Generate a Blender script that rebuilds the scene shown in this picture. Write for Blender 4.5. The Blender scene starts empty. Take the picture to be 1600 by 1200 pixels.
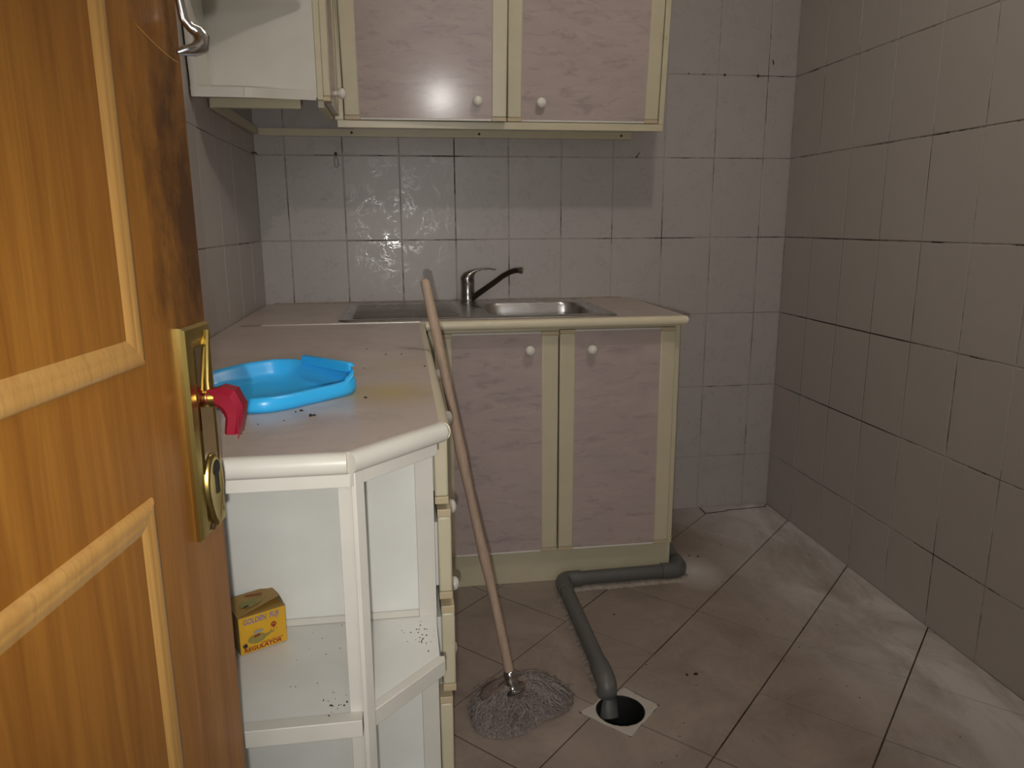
import bpy, bmesh, math, random
from mathutils import Vector, Matrix
random.seed(7)
R = math.radians
C = bpy.context.scene.collection
sc = bpy.context.scene
XL = -2.015            # left wall
YF = -2.90             # wall with the doorway, behind the viewer
ZC = 2.50              # ceiling

# ------------------------------------------------------------------ camera, light, exposure
YAW, PITCH, ROLL, FPX = 0.145558, -0.213079, -0.00521, 1162.81
CAM = Vector((-1.51871, -2.83350, 1.18730))
cd = bpy.data.cameras.new('camera'); cam = bpy.data.objects.new('camera', cd); C.objects.link(cam)
cd.sensor_fit = 'HORIZONTAL'; cd.sensor_width = 36.0; cd.lens = FPX/1600*36.0; cd.clip_start = 0.02
fw = Vector((math.sin(YAW)*math.cos(PITCH), math.cos(YAW)*math.cos(PITCH), math.sin(PITCH)))
rt = Vector((math.cos(YAW), -math.sin(YAW), 0)); up = rt.cross(fw)
r2 = rt*math.cos(ROLL)+up*math.sin(ROLL); u2 = -rt*math.sin(ROLL)+up*math.cos(ROLL)
m = Matrix((r2, u2, -fw)).transposed().to_4x4(); m.translation = CAM
cam.matrix_world = m
sc.camera = cam
sc.view_settings.view_transform = 'Standard'; sc.view_settings.look = 'None'
sc.view_settings.gamma = 1.0; sc.view_settings.use_curve_mapping = False
sc.view_settings.exposure = 0.0
w = bpy.data.worlds.new('world'); sc.world = w; w.use_nodes = True
w.node_tree.nodes['Background'].inputs[0].default_value = (1.0, 0.95, 0.9, 1)
w.node_tree.nodes['Background'].inputs[1].default_value = 0.05

def light(name, loc, power, col, radius, typ='POINT', **k):
    d = bpy.data.lights.new(name, typ); d.energy = power; d.color = col
    d.shadow_soft_size = radius
    for a, b in k.items(): setattr(d, a, b)
    o = bpy.data.objects.new(name, d); C.objects.link(o); o.location = loc
    return o
LAMP_P, HALL_P, DAY_P, FLASH_P = 10.8, 8.0, 15.0, 31.0
light('kitchen_lamp', (-0.97, -1.61, 2.38), LAMP_P, (1.0, 0.92, 0.82), 0.035)
light('hall_lamp', (-1.14, -4.6, 2.2), HALL_P, (0.90, 0.94, 1.0), 0.10)
day = light('hall_window', (-1.35, -4.7, 1.65), DAY_P, (0.96, 0.97, 1.0), 0.5, 'AREA', shape='RECTANGLE', size=1.8, size_y=1.7)
day.rotation_euler = (R(90), 0, 0)      # the dull daylight of the hall window, coming through the doorway
fl = light('phone_flash', CAM+Vector((-0.015, 0.0, -0.055)), FLASH_P, (1.0, 0.97, 0.92), 0.006, 'SPOT', spot_size=R(102), spot_blend=1.0)
fl.rotation_euler = cam.matrix_world.to_euler()

# ------------------------------------------------------------------ helpers
class MB:
    def __init__(s): s.bm = bmesh.new()
    def poly(s, pts, faces):
        vs = [s.bm.verts.new(p) for p in pts]
        for f in faces:
            try: s.bm.faces.new([vs[i] for i in f])
            except ValueError: pass
        return s
    def box(s, x0, x1, y0, y1, z0, z1):
        x0, x1 = min(x0,x1), max(x0,x1); y0, y1 = min(y0,y1), max(y0,y1); z0, z1 = min(z0,z1), max(z0,z1)
        p = [(x,y,z) for z in (z0,z1) for y in (y0,y1) for x in (x0,x1)]
        return s.poly(p, [(0,2,3,1),(4,5,7,6),(0,1,5,4),(2,6,7,3),(0,4,6,2),(1,3,7,5)])
    def prism(s, pts, z0, z1):
        n = len(pts)
        p = [(x,y,z0) for x,y in pts]+[(x,y,z1) for x,y in pts]
        f = [tuple(reversed(range(n))), tuple(range(n,2*n))]+[(i,(i+1)%n,n+(i+1)%n,n+i) for i in range(n)]
        return s.poly(p, f)
    def rings(s, rings, cap0=True, cap1=True, closed=True):
        n = len(rings[0]); p = [q for r in rings for q in r]; f = []
        for a in range(len(rings)-1):
            for i in range(n if closed else n-1):
                j = (i+1) % n
                f.append((a*n+i, a*n+j, (a+1)*n+j, (a+1)*n+i))
        if cap0: f.append(tuple(reversed(range(n))))
        if cap1: f.append(tuple(range((len(rings)-1)*n, len(rings)*n)))
        return s.poly(p, f)
    def tube(s, pts, rad, seg=10, cap=True):
        pts = [Vector(p) for p in pts]; rs = rad if isinstance(rad, (list, tuple)) else [rad]*len(pts)
        rings = []; nrm = None
        for i, p in enumerate(pts):
            t = (pts[min(i+1, len(pts)-1)]-pts[max(i-1, 0)]).normalized()
            if nrm is None:
                nrm = t.cross(Vector((0,0,1)))
                if nrm.length < 1e-3: nrm = t.cross(Vector((1,0,0)))
            nrm = (nrm - t*nrm.dot(t)).normalized(); b = t.cross(nrm)
            rings.append([p+(nrm*math.cos(a)+b*math.sin(a))*rs[i] for a in [2*math.pi*k/seg for k in range(seg)]])
        return s.rings(rings, cap, cap)
    def lathe(s, prof, o, ax=(0,0,1), seg=20):
        ax = Vector(ax).normalized(); o = Vector(o)
        a = ax.cross(Vector((0,0,1)))
        if a.length < 1e-3: a = Vector((1,0,0))
        a.normalize(); b = ax.cross(a)
        return s.rings([[o+ax*h+(a*math.cos(t)+b*math.sin(t))*max(r,1e-5) for t in [2*math.pi*k/seg for k in range(seg)]] for r, h in prof])
    def build(s, name, mat, parent=None, bevel=0, seg=2, smooth=False, origin=None, angle=35):
        bm = s.bm
        bmesh.ops.remove_doubles(bm, verts=bm.verts, dist=1e-6)
        bmesh.ops.recalc_face_normals(bm, faces=bm.faces)
        if bevel:
            es = [e for e in bm.edges if len(e.link_faces) == 2 and e.calc_face_angle(0) > R(30)]
            bv = bmesh.ops.bevel(bm, geom=es, offset=bevel, segments=seg, affect='EDGES', profile=0.5, clamp_overlap=True)
        if bevel:
            new = set(bv['faces'])
            for f in bm.faces: f.smooth = f in new
        o = Vector((0,0,0)) if origin is None else Vector(origin)
        r = parent
        while r is not None:
            o = Vector(r.location) if r.parent is None else o
            r = r.parent
        if parent is None and origin is None: o = Vector((0,0,0))
        bmesh.ops.translate(bm, vec=-o, verts=bm.verts)
        me = bpy.data.meshes.new(name); bm.to_mesh(me); bm.free()
        if smooth:
            for p in me.polygons: p.use_smooth = True
            me.set_sharp_from_angle(angle=R(angle))
        ob = bpy.data.objects.new(name, me); C.objects.link(ob)
        if mat is not None: me.materials.append(mat)
        if parent is None: ob.location = o
        else: ob.parent = parent
        return ob

def thing(name, loc, label, cat, group=None):
    o = bpy.data.objects.new(name, None); C.objects.link(o); o.location = loc
    o.empty_display_size = 0.05
    return tag(o, label, cat, group)
def tag(o, label, cat, group=None):
    o['label'] = label; o['category'] = cat
    if group: o['group'] = group
    return o
def struct(o): o['kind'] = 'structure'; return o
def stuff(o): o['kind'] = 'stuff'; return o

# ------------------------------------------------------------------ materials
class N:
    def __init__(s, name):
        s.m = bpy.data.materials.new(name); s.m.use_nodes = True
        s.t = s.m.node_tree; s.b = s.t.nodes['Principled BSDF']
    def new(s, typ, **k):
        n = s.t.nodes.new(typ)
        for a, b in k.items(): setattr(n, a, b)
        return n
    def link(s, a, b): s.t.links.new(a, b)
    def pos(s, scale=(1,1,1), rot=(0,0,0), obj=False):
        if obj: src = s.new('ShaderNodeTexCoord').outputs['Object']
        else: src = s.new('ShaderNodeNewGeometry').outputs['Position']
        mp = s.new('ShaderNodeMapping'); mp.inputs['Scale'].default_value = scale; mp.inputs['Rotation'].default_value = rot
        s.link(src, mp.inputs[0]); return mp.outputs[0]
    def noise(s, vec, scale, detail=3, rough=.5, dist=0):
        n = s.new('ShaderNodeTexNoise'); n.inputs['Scale'].default_value = scale; n.inputs['Detail'].default_value = detail
        n.inputs['Roughness'].default_value = rough; n.inputs['Distortion'].default_value = dist
        s.link(vec, n.inputs['Vector']); return n.outputs['Fac']
    def ramp(s, fac, stops):
        r = s.new('ShaderNodeValToRGB'); e = r.color_ramp.elements
        while len(e) < len(stops): e.new(0.5)
        for i, (p, c) in enumerate(stops):
            e[i].position = p; e[i].color = (*c, 1) if isinstance(c, tuple) else (c, c, c, 1)
        s.link(fac, r.inputs[0]); return r.outputs[0]
    def mix(s, fac, a, b, mode='MIX'):
        n = s.new('ShaderNodeMix', data_type='RGBA', blend_type=mode)
        for sock, v in ((n.inputs[0], fac), (n.inputs[6], a), (n.inputs[7], b)):
            if hasattr(v, 'links'): s.link(v, sock)
            elif isinstance(v, tuple): sock.default_value = (*v, 1)
            else: sock.default_value = v
        return n.outputs[2]
    def math(s, op, a, b=0):
        n = s.new('ShaderNodeMath', operation=op)
        for sock, v in ((n.inputs[0], a), (n.inputs[1], b)):
            if hasattr(v, 'links'): s.link(v, sock)
            else: sock.default_value = v
        return n.outputs[0]
    def bump(s, h, strength=.2, dist=.002):
        n = s.new('ShaderNodeBump'); n.inputs['Strength'].default_value = strength; n.inputs['Distance'].default_value = dist
        s.link(h, n.inputs['Height']); s.link(n.outputs[0], s.b.inputs['Normal'])
    def base(s, c):
        if hasattr(c, 'links'): s.link(c, s.b.inputs['Base Color'])
        else: s.b.inputs['Base Color'].default_value = (*c, 1)
    def set(s, rough=.5, metal=0, spec=.5, coat=0):
        if hasattr(rough, 'links'): s.link(rough, s.b.inputs['Roughness'])
        else: s.b.inputs['Roughness'].default_value = rough
        s.b.inputs['Metallic'].default_value = metal
        s.b.inputs['Specular IOR Level'].default_value = spec; s.b.inputs['Coat Weight'].default_value = coat
        return s.m

def mul(c, k): return tuple(x*k for x in c)
def plain(name, c, rough=.4, metal=0, var=.08, scale=14, coat=0, spec=.5, dirt=None):
    n = N(name); v = n.pos()
    col = n.mix(n.noise(v, scale, 4), mul(c, 1-var), mul(c, 1+var))
    if dirt:
        f = n.ramp(n.noise(v, dirt[1], 6, .7), [(dirt[2], 0.0), (dirt[2]+.12, 1.0)])
        col = n.mix(f, col, dirt[0])
    n.base(col); n.bump(n.noise(v, 120, 2), .05, .001)
    return n.set(rough, metal, spec, coat)

def mat_tile(name, c, blotch, relief):
    n = N(name); v = n.pos()
    inf = n.new('ShaderNodeObjectInfo').outputs['Random']
    col = n.mix(n.noise(v, 5, 4, .6), mul(c, .93), mul(c, 1.05))
    col = n.mix(n.ramp(n.noise(v, 16, 5, .65), [(.40, 0.0), (.75, 1.0)]), col, blotch)
    col = n.mix(n.math('MULTIPLY', inf, .22), col, mul(c, .86))
    n.base(col)
    a = n.noise(v, 24, 2, .55, 1.2)
    ridge = n.ramp(n.math('ABSOLUTE', n.math('SUBTRACT', a, .5)), [(0.0, 1.0), (.030, .55), (.055, 0.0)])
    ridge = n.math('MULTIPLY', ridge, n.ramp(n.noise(v, 13, 2), [(.46, 0.0), (.56, 1.0)]))
    n.bump(n.math('ADD', n.math('MULTIPLY', ridge, .27*relief), n.math('MULTIPLY', n.noise(v, 11, 2), 1.4)), 1.0, .00034)
    return n.set(n.math('SUBTRACT', .38, n.math('MULTIPLY', ridge, .29*relief)), 0, .40)
M = {}
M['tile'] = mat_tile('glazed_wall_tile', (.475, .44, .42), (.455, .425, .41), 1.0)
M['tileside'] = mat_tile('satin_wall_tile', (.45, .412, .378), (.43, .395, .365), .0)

def mat_grout(name, light_c, dark_c, lo, hi, mould=False):
    n = N(name); v = n.pos()
    f = n.ramp(n.noise(v, 3.2, 6, .75), [(lo, 0.0), (hi, 1.0)])
    if mould:
        vd = n.new('ShaderNodeVectorMath', operation='DISTANCE'); n.link(n.pos((1, 1, .8)), vd.inputs[0]); vd.inputs[1].default_value = (0, -.45, .78*.8)
        g = n.ramp(n.math('ADD', vd.outputs['Value'], n.math('MULTIPLY', n.noise(v, 4, 5, .7), .9)), [(.72, 1.0), (1.05, 0.0)])
        f = n.math('MAXIMUM', f, g)
    n.base(n.mix(f, light_c, dark_c)); return n.set(.9, 0, .2)
M['grout'] = mat_grout('wall_grout', (.44, .40, .37), (.045, .03, .022), .49, .60, True)
M['floor_grout'] = mat_grout('floor_grout', (.16, .12, .09), (.035, .024, .018), .30, .55)

def mat_floor():
    n = N('floor_tile_ceramic'); v = n.pos()
    c = (.34, .275, .23)
    col = n.mix(n.ramp(n.noise(v, 5, 6, .7, .6), [(.32, 0.0), (.68, 1.0)]), mul(c, .72), mul(c, 1.12))
    inf = n.new('ShaderNodeObjectInfo').outputs['Random']
    col = n.mix(n.math('MULTIPLY', inf, .25), col, mul(c, .8))
    col = n.mix(n.ramp(n.noise(v, 22, 6, .75), [(.58, 0.0), (.78, .55)]), col, (.13, .085, .055))
    # wiped white powder lying along the right hand wall
    sp = n.new('ShaderNodeSeparateXYZ'); n.link(n.new('ShaderNodeNewGeometry').outputs['Position'], sp.inputs[0])
    x, y = sp.outputs[0], sp.outputs[1]
    edge = n.ramp(n.math('ADD', x, .60), [(.08, 0.0), (.30, .60), (.48, 1.0)])
    st = n.noise(n.pos((1.0, .45, 1), (0,0,R(-38))), 5.5, 6, .7, .7)
    dust = n.math('MULTIPLY', edge, n.ramp(st, [(.30, .12), (.60, 1.0)]))
    dy = n.ramp(n.math('ADD', y, 2.9), [(.5, .5), (.8, 1.0)])
    dust = n.math('MULTIPLY', dust, dy)
    # a second, smaller spill beside the end of the sink cupboard
    vd = n.new('ShaderNodeVectorMath', operation='DISTANCE'); n.link(n.new('ShaderNodeNewGeometry').outputs['Position'], vd.inputs[0])
    vd.inputs[1].default_value = (-.545, -.56, 0)
    sp2 = n.ramp(n.math('ADD', vd.outputs['Value'], n.math('MULTIPLY', st, .10)), [(.04, .9), (.19, 0.0)])
    dust = n.math('MAXIMUM', dust, sp2)
    vd = n.new('ShaderNodeVectorMath', operation='DISTANCE'); n.link(n.new('ShaderNodeNewGeometry').outputs['Position'], vd.inputs[0])
    vd.inputs[1].default_value = (-.44, -.28, 0)
    rust = n.ramp(n.math('ADD', vd.outputs['Value'], n.math('MULTIPLY', st, .22)), [(.12, .55), (.30, 0.0)])
    col = n.mix(rust, col, (.20, .125, .06))
    n.base(n.mix(n.math('MULTIPLY', dust, .9), col, (.74, .70, .68)))
    n.bump(n.noise(v, 30, 4), .08, .002)
    return n.set(n.math('ADD', .33, n.math('MULTIPLY', dust, .47)), 0, .5)
M['floor'] = mat_floor()
M['plaster'] = plain('ceiling_paint', (.78, .76, .72), .8)
M['cream'] = plain('cream_plastic_profile', (.60, .54, .38), .35, dirt=((.42, .33, .18), 9, .66))
M['cap'] = plain('yellowed_end_cap', (.54, .44, .28), .4)
M['white'] = plain('white_melamine', (.66, .635, .565), .32, dirt=((.50, .44, .33), 6, .70))
M['nose'] = plain('white_worktop_edging', (.66, .635, .565), .30, dirt=((.48, .40, .28), 18, .72))
M['nosecream'] = plain('cream_worktop_edging', (.74, .66, .48), .30, dirt=((.40, .30, .16), 14, .68))
M['inner'] = plain('grey_white_melamine', (.74, .74, .69), .28)
M['screw'] = plain('rusty_metal', (.07, .035, .02), .7, .3, .3)
M['black'] = plain('black_void', (.006, .006, .006), .6)
M['cement'] = plain('white_cement', (.50, .45, .39), .85, 0, .15, 18, dirt=((.25, .19, .14), 14, .6))
M['mortar'] = plain('pale_mortar', (.36, .31, .26), .95, 0, .3, 60)
M['pvc'] = plain('grey_pvc', (.115, .114, .108), .45, 0, .10, 8, dirt=((.20, .16, .12), 7, .62))
M['blue'] = plain('blue_plastic', (.04, .50, 1.0), .30, 0, .05, 6, dirt=((.16, .26, .42), 11, .68))
M['red'] = plain('red_tape', (.21, .007, .022), .32, 0, .15, 30)
M['brass'] = plain('worn_brass', (.50, .38, .12), .30, 1.0, .15, 20)
M['brassdark'] = plain('polished_brass', (.42, .33, .17), .10, 1.0, .1, 12)
M['chrome'] = plain('chrome', (.66, .66, .66), .14, 1.0, .05)
M['dullchrome'] = plain('dull_chrome', (.30, .285, .27), .26, 1.0, .15, 30)
M['steeldark'] = plain('dark_steel', (.10, .085, .075), .30, 1.0, .2, 20)
M['knob'] = plain('white_knob_plastic', (.80, .77, .68), .18)
M['crumb'] = plain('dark_crumbs', (.035, .024, .016), .9, 0, .4, 200)
M['jointstrip'] = plain('aluminium_strip', (.62, .60, .55), .35, .6)

def mat_steel():
    n = N('brushed_steel'); v = n.pos((3, 60, 60))
    n.base(n.mix(n.noise(n.pos(), 12, 5, .7), (.46, .44, .42), (.66, .64, .61)))
    n.bump(n.noise(v, 18, 3), .06, .001)
    return n.set(n.ramp(n.noise(n.pos(), 9, 4), [(.3, .22), (.7, .36)]), 1.0)
M['steel'] = mat_steel()

def mat_lam(name, c, c2, c3, scale, stains=False, rough=.28):
    n = N(name); v = n.pos((1, 1, 3.2), (R(0), R(13), 0))
    a = n.noise(v, scale, 8, .72, .5); b = n.noise(n.pos((1, 1, 3.6), (.1, R(15), .1)), scale*1.8, 8, .74, .5)
    col = n.mix(n.ramp(a, [(.36, 0.0), (.66, 1.0)]), c, c2)
    col = n.mix(n.ramp(b, [(.52, 0.0), (.72, .8)]), col, c3)
    if stains:
        for (x, y, r, sc_, k) in ((-1.545, -1.56, .055, (.54, .40, .10), .8), (-1.63, -1.55, .03, (.46, .36, .18), .4), (-1.62, -1.67, .02, (.72, .66, .60), .7), (-1.69, -1.60, .03, (.74, .70, .68), .7), (-1.61, -1.15, .03, (.70, .64, .58), .4), (-1.50, -1.30, .05, (.50, .40, .20), .4)):
            vd = n.new('ShaderNodeVectorMath', operation='DISTANCE'); n.link(n.new('ShaderNodeNewGeometry').outputs['Position'], vd.inputs[0])
            vd.inputs[1].default_value = (x, y, .9)
            f = n.ramp(n.math('ADD', vd.outputs['Value'], n.math('MULTIPLY', a, .14)), [(.05+r*.3, k), (.07+r*2.2, 0.0)])
            col = n.mix(f, col, sc_)
        g = n.ramp(n.noise(n.pos(), 5, 6, .7), [(.52, 0.0), (.75, .5)])
        col = n.mix(g, col, (.36, .27, .19))
    n.base(col); return n.set(rough, 0, .5 if stains else .22)
M['laminate'] = mat_lam('pink_marbled_laminate', (.49, .40, .37), (.43, .355, .340), (.285, .23, .23), 5.0, False, .17)
M['top'] = mat_lam('beige_marbled_worktop', (.60, .50, .435), (.54, .45, .41), (.42, .34, .30), 4.0, True, .30)

def mat_wood(name, c1, c2, stain=False, rough=.30):
    n = N(name); v = n.pos((9, 9, .55))
    a = n.noise(v, 5, 5, .6, .6); f = n.noise(n.pos((60, 60, 2.2)), 5, 3, .6)
    col = n.mix(n.ramp(a, [(.32, 0.0), (.68, 1.0)]), c1, c2)
    col = n.mix(n.math('MULTIPLY', n.ramp(f, [(.45, 0.0), (.7, 1.0)]), .5), col, mul(c1, .62))
    if stain:   # dark hand grime on the lock stile above the handle
        vd = n.new('ShaderNodeVectorMath', operation='DISTANCE')
        mp = n.new('ShaderNodeMapping'); mp.inputs['Scale'].default_value = (1, 1, .36)
        n.link(n.new('ShaderNodeNewGeometry').outputs['Position'], mp.inputs[0]); n.link(mp.outputs[0], vd.inputs[0])
        q = STAIN; vd.inputs[1].default_value = (q[0], q[1], q[2]*.36)
        k = n.noise(n.pos((1, 1, .5)), 26, 6, .78)
        fac = n.ramp(n.math('ADD', vd.outputs['Value'], n.math('MULTIPLY', k, .22)), [(.125, .90), (.215, 0.0)])
        col = n.mix(fac, col, (.045, .018, .006))
    n.base(col); n.bump(f, .06, .001)
    return n.set(rough, 0, .35, .04)

# door frame of reference: s along the leaf, n out of its face, z up
FH = Vector((math.sin(YAW), math.cos(YAW), 0)); RH = Vector((math.cos(YAW), -math.sin(YAW), 0))
def DP(s, n, z): return Vector((CAM.x, CAM.y, 0))+FH*s+RH*(-.325+n)+Vector((0, 0, z))
STAIN = DP(.770, 0, 1.20)
M['door'] = mat_wood('varnished_door_wood', (.345, .145, .022), (.225, .082, .011), True, .38)
M['doormold'] = mat_wood('varnished_moulding_wood', (.50, .28, .085), (.42, .22, .06))
M['stick'] = mat_wood('raw_broomstick_wood', (.50, .37, .27), (.40, .28, .20), False, .6)

# ------------------------------------------------------------------ tiles
def tile_mesh(wd, ht, mat, th=.007, ch=.0016):
    """local XY, front face +Z at z=0"""
    x, y = wd/2, ht/2; xi, yi = x-ch, y-ch
    p = [(-x,-y,-th),(x,-y,-th),(x,y,-th),(-x,y,-th),(-x,-y,-ch*.6),(x,-y,-ch*.6),(x,y,-ch*.6),(-x,y,-ch*.6),(-xi,-yi,0),(xi,-yi,0),(xi,yi,0),(-xi,yi,0)]
    f = [(0,3,2,1),(0,1,5,4),(1,2,6,5),(2,3,7,6),(3,0,4,7),(4,5,9,8),(5,6,10,9),(6,7,11,10),(7,4,8,11),(8,9,10,11)]
    me = bpy.data.meshes.new('tile'); me.from_pydata(p, [], f); me.materials.append(M[mat]); return me
_tm = {}
def put_tile(parent, loc, rot, wd, ht):
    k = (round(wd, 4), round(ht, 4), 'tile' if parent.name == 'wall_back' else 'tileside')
    if k not in _tm: _tm[k] = tile_mesh(*k)
    o = bpy.data.objects.new('tile', _tm[k]); C.objects.link(o); o.parent = parent; o.location = loc
    o.rotation_euler = (rot[0]+random.uniform(-.0022, .0022), rot[1]+random.uniform(-.0018, .0018), rot[2]+random.uniform(-.0022, .0022))
ROWS = [0.0]+[.2269+.3*k for k in range(8)]+[ZC]
J = .0034
def wall_tiles(parent, cols, place, rot, skip, J=J):
    for a, b in zip(cols[:-1], cols[1:]):
        for z0, z1 in zip(ROWS[:-1], ROWS[1:]):
            if skip((a+b)/2, z0, z1): continue
            if z0 == 0: z0 = -J/2
            put_tile(parent, place((a+b)/2, (z0+z1)/2), rot, abs(b-a)-J, (z1-z0)-J)

T = .0022   # grout sits this far behind the tile faces
wb = struct(MB().box(XL-.1, .1, T, .1, -.1, ZC).build('wall_back', M['grout']))
wr = struct(MB().box(T, .1, YF, T, -.1, ZC).build('wall_right', M['grout']))
wl = struct(MB().box(XL-.1, XL-T, YF, T, -.1, ZC).build('wall_left', M['grout']))
wf = MB().box(XL-.1, -1.885, YF-.12, YF, -.1, ZC).box(-1.03, .1, YF-.12, YF, -.1, ZC).box(-1.885, -1.03, YF-.12, YF, 2.09, ZC)
struct(wf.build('wall_front', M['plaster']))
struct(MB().box(XL-.1, .1, YF-.12, .1, ZC, ZC+.1).build('ceiling', M['plaster']))
cb = [XL-J/2]+[-.1124-.2*k for k in range(9, -1, -1)]+[J/2]
wall_tiles(wb, cb, lambda u, z: (u, random.uniform(-.0004, .0004), z), (R(90), 0, 0),
           lambda u, z0, z1: (z1 < .86 and u < -.72) or (z0 > 1.6 and u < -.72))
cr = [J/2]+[-.2-.2*k for k in range(14)]
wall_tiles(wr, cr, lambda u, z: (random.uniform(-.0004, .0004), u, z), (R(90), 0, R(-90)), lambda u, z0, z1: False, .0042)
cl = [J/2]+[-.185-.2*k for k in range(9)]
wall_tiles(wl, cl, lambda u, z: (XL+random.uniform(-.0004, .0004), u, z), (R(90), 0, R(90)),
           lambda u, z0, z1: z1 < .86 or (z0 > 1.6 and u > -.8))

# floor: slab with an opening for the drain, then tiles laid diagonally
DC = Vector((-1.018, -1.250)); DR = .061
HX0, HX1, HY0, HY1 = DC.x-.075, DC.x+.075, DC.y-.075, DC.y+.075
fb = MB(); zt = -.0028; x0, x1, y0, y1 = XL-.1, .1, YF-.12, .1
for a in ((x0, HX0, y0, y1), (HX1, x1, y0, y1), (HX0, HX1, y0, HY0), (HX0, HX1, HY1, y1)):
    fb.box(*a, -.2, zt)
floor = struct(fb.build('floor', M['floor_grout']))
PATCH = [(-.980, -1.160), (-.914, -1.246), (-1.022, -1.350), (-1.124, -1.240)]   # clockwise
def clip(poly, a, b, keep_right=True):
    out = []
    def side(p): return ((b[0]-a[0])*(p[1]-a[1])-(b[1]-a[1])*(p[0]-a[0]))*(-1 if keep_right else 1)
    for i in range(len(poly)):
        p, q = poly[i], poly[(i+1) % len(poly)]; sp, sq = side(p), side(q)
        if sp >= 0: out.append(p)
        if sp*sq < 0:
            t = sp/(sp-sq); out.append((p[0]+(q[0]-p[0])*t, p[1]+(q[1]-p[1])*t))
    return out
def area(p): return abs(sum(p[i][0]*p[(i+1) % len(p)][1]-p[(i+1) % len(p)][0]*p[i][1] for i in range(len(p))))/2
def minus_patch(poly):
    out = []; rest = poly
    for i in range(4):
        a, b = PATCH[i], PATCH[(i+1) % 4]
        o_ = clip(rest, a, b, False)
        if len(o_) > 2 and area(o_) > 1e-6: out.append(o_)
        rest = clip(rest, a, b, True)
        if len(rest) < 3: break
    return out, (area(rest) if len(rest) > 2 else 0)
th = R(44.5); S = .2962
e1 = Vector((math.cos(th-math.pi/2), math.sin(th-math.pi/2))); e2 = Vector((math.cos(th), math.sin(th)))
G0 = Vector((-.8525, -1.0235)); hj = .0018
for i in range(-9, 10):
    for j in range(-9, 10):
        c0 = G0+e1*S*i+e2*S*j
        q = [c0+e1*hj+e2*hj, c0+e1*(S-hj)+e2*hj, c0+e1*(S-hj)+e2*(S-hj), c0+e1*hj+e2*(S-hj)]
        q = [(v.x, v.y) for v in q]
        for a, b in (((XL, 0), (0, 0)), ((0, 0), (0, YF)), ((0, YF), (XL, YF)), ((XL, YF), (XL, 0))):
            q = clip(q, a, b, True)
            if len(q) < 3: break
        if len(q) < 3 or area(q) < 1e-5: continue
        if max(v[0] for v in q) < -1.60 and min(v[1] for v in q) > -1.9: continue
        if min(v[1] for v in q) > -.45 and max(v[0] for v in q) < -.68: continue
        pieces, cut = minus_patch(q)
        mb = MB(); cx = sum(v[0] for v in q)/len(q); cy = sum(v[1] for v in q)/len(q)
        if cut < 1e-6:
            k = .9935
            qi = [(cx+(v[0]-cx)*k, cy+(v[1]-cy)*k) for v in q]
            mb.rings([[(x, y, -.012) for x, y in q], [(x, y, -.0009) for x, y in q], [(x, y, 0) for x, y in qi]])
        else:
            for pc in pieces: mb.prism(pc, -.012, 0)
        bm = mb.bm; bmesh.ops.recalc_face_normals(bm, faces=bm.faces); bmesh.ops.translate(bm, vec=(-cx, -cy, 0), verts=bm.verts)
        me = bpy.data.meshes.new('tile'); bm.to_mesh(me); bm.free(); me.materials.append(M['floor'])
        o = bpy.data.objects.new('tile', me); C.objects.link(o); o.parent = floor
        o.location = (cx, cy, random.uniform(-.0006, .0003))

# ------------------------------------------------------------------ door
door = struct(MB().poly([DP(s, n, z) for z in (.012, 2.05) for n in (-.04, 0) for s in (-.02, .787)],
        [(0,2,3,1),(4,5,7,6),(0,1,5,4),(2,6,7,3),(0,4,6,2),(1,3,7,5)]).build('door_1', M['door'], origin=DP(-.02, 0, 0), bevel=.003))
def dbox(mb, s0, s1, n0, n1, z0, z1):
    return mb.poly([DP(s, n, z) for z in (z0, z1) for n in (n0, n1) for s in (s0, s1)], [(0,2,3,1),(4,5,7,6),(0,1,5,4),(2,6,7,3),(0,4,6,2),(1,3,7,5)])
def moulding(s0, s1, z0, z1, wd=.026):
    """mitred raised frame round a recessed panel: four lengths"""
    prof = [(0, 0), (.001, .0022), (.004, .0042), (.009, .0048), (.013, .0036), (.016, .0040), (.020, .0030), (wd, .0010), (wd, 0)]
    O = [(s0, z0), (s1, z0), (s1, z1), (s0, z1)]
    for k in range(4):
        a, b = O[k], O[(k+1) % 4]
        def at(p, d):
            ds = d if p[0] == s0 else -d; dz = d if p[1] == z0 else -d
            return p[0]+ds, p[1]+dz
        ra = [DP(at(a, d)[0], h, at(a, d)[1]) for d, h in prof]; rb = [DP(at(b, d)[0], h, at(b, d)[1]) for d, h in prof]
        MB().rings([ra, rb]).build('moulding', M['doormold'], door, smooth=True, angle=50)
moulding(.12, .645, 1.066, 1.93)
moulding(.12, .633, .16, .948)
dbox(MB(), .146, .619, -.001, .0012, 1.092, 1.904).build('panel', M['door'], door)
dbox(MB(), .146, .607, -.001, .0012, .186, .922).build('panel', M['door'], door)
# lock plate
lp = MB()
S0, S1, Z0, Z1 = .714, .777, .868, 1.089
rr = []
for d, h in ((0, 0), (0, .004), (.003, .0075), (.012, .0085), (.018, .0070)):
    rr.append([DP(S0+d*.9, h, Z0+d), DP(S1-d*.55, h, Z0+d), DP(S1-d*.55, h, Z1-d), DP(S0+d*.9, h, Z1-d)])
plate = lp.rings(rr).build('lock_plate', M['brass'], door, smooth=True, angle=25)
mid = MB(); rr = []
for d, h in ((0, .0065), (0, .0082), (.002, .0088)):
    rr.append([DP(S0+.017+d, h, Z0+.022+d), DP(S1-.011-d, h, Z0+.022+d), DP(S1-.011-d, h, Z1-.022-d), DP(S0+.017+d, h, Z1-.022-d)])
mid.rings(rr).build('plate_centre', M['brassdark'], plate)
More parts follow.
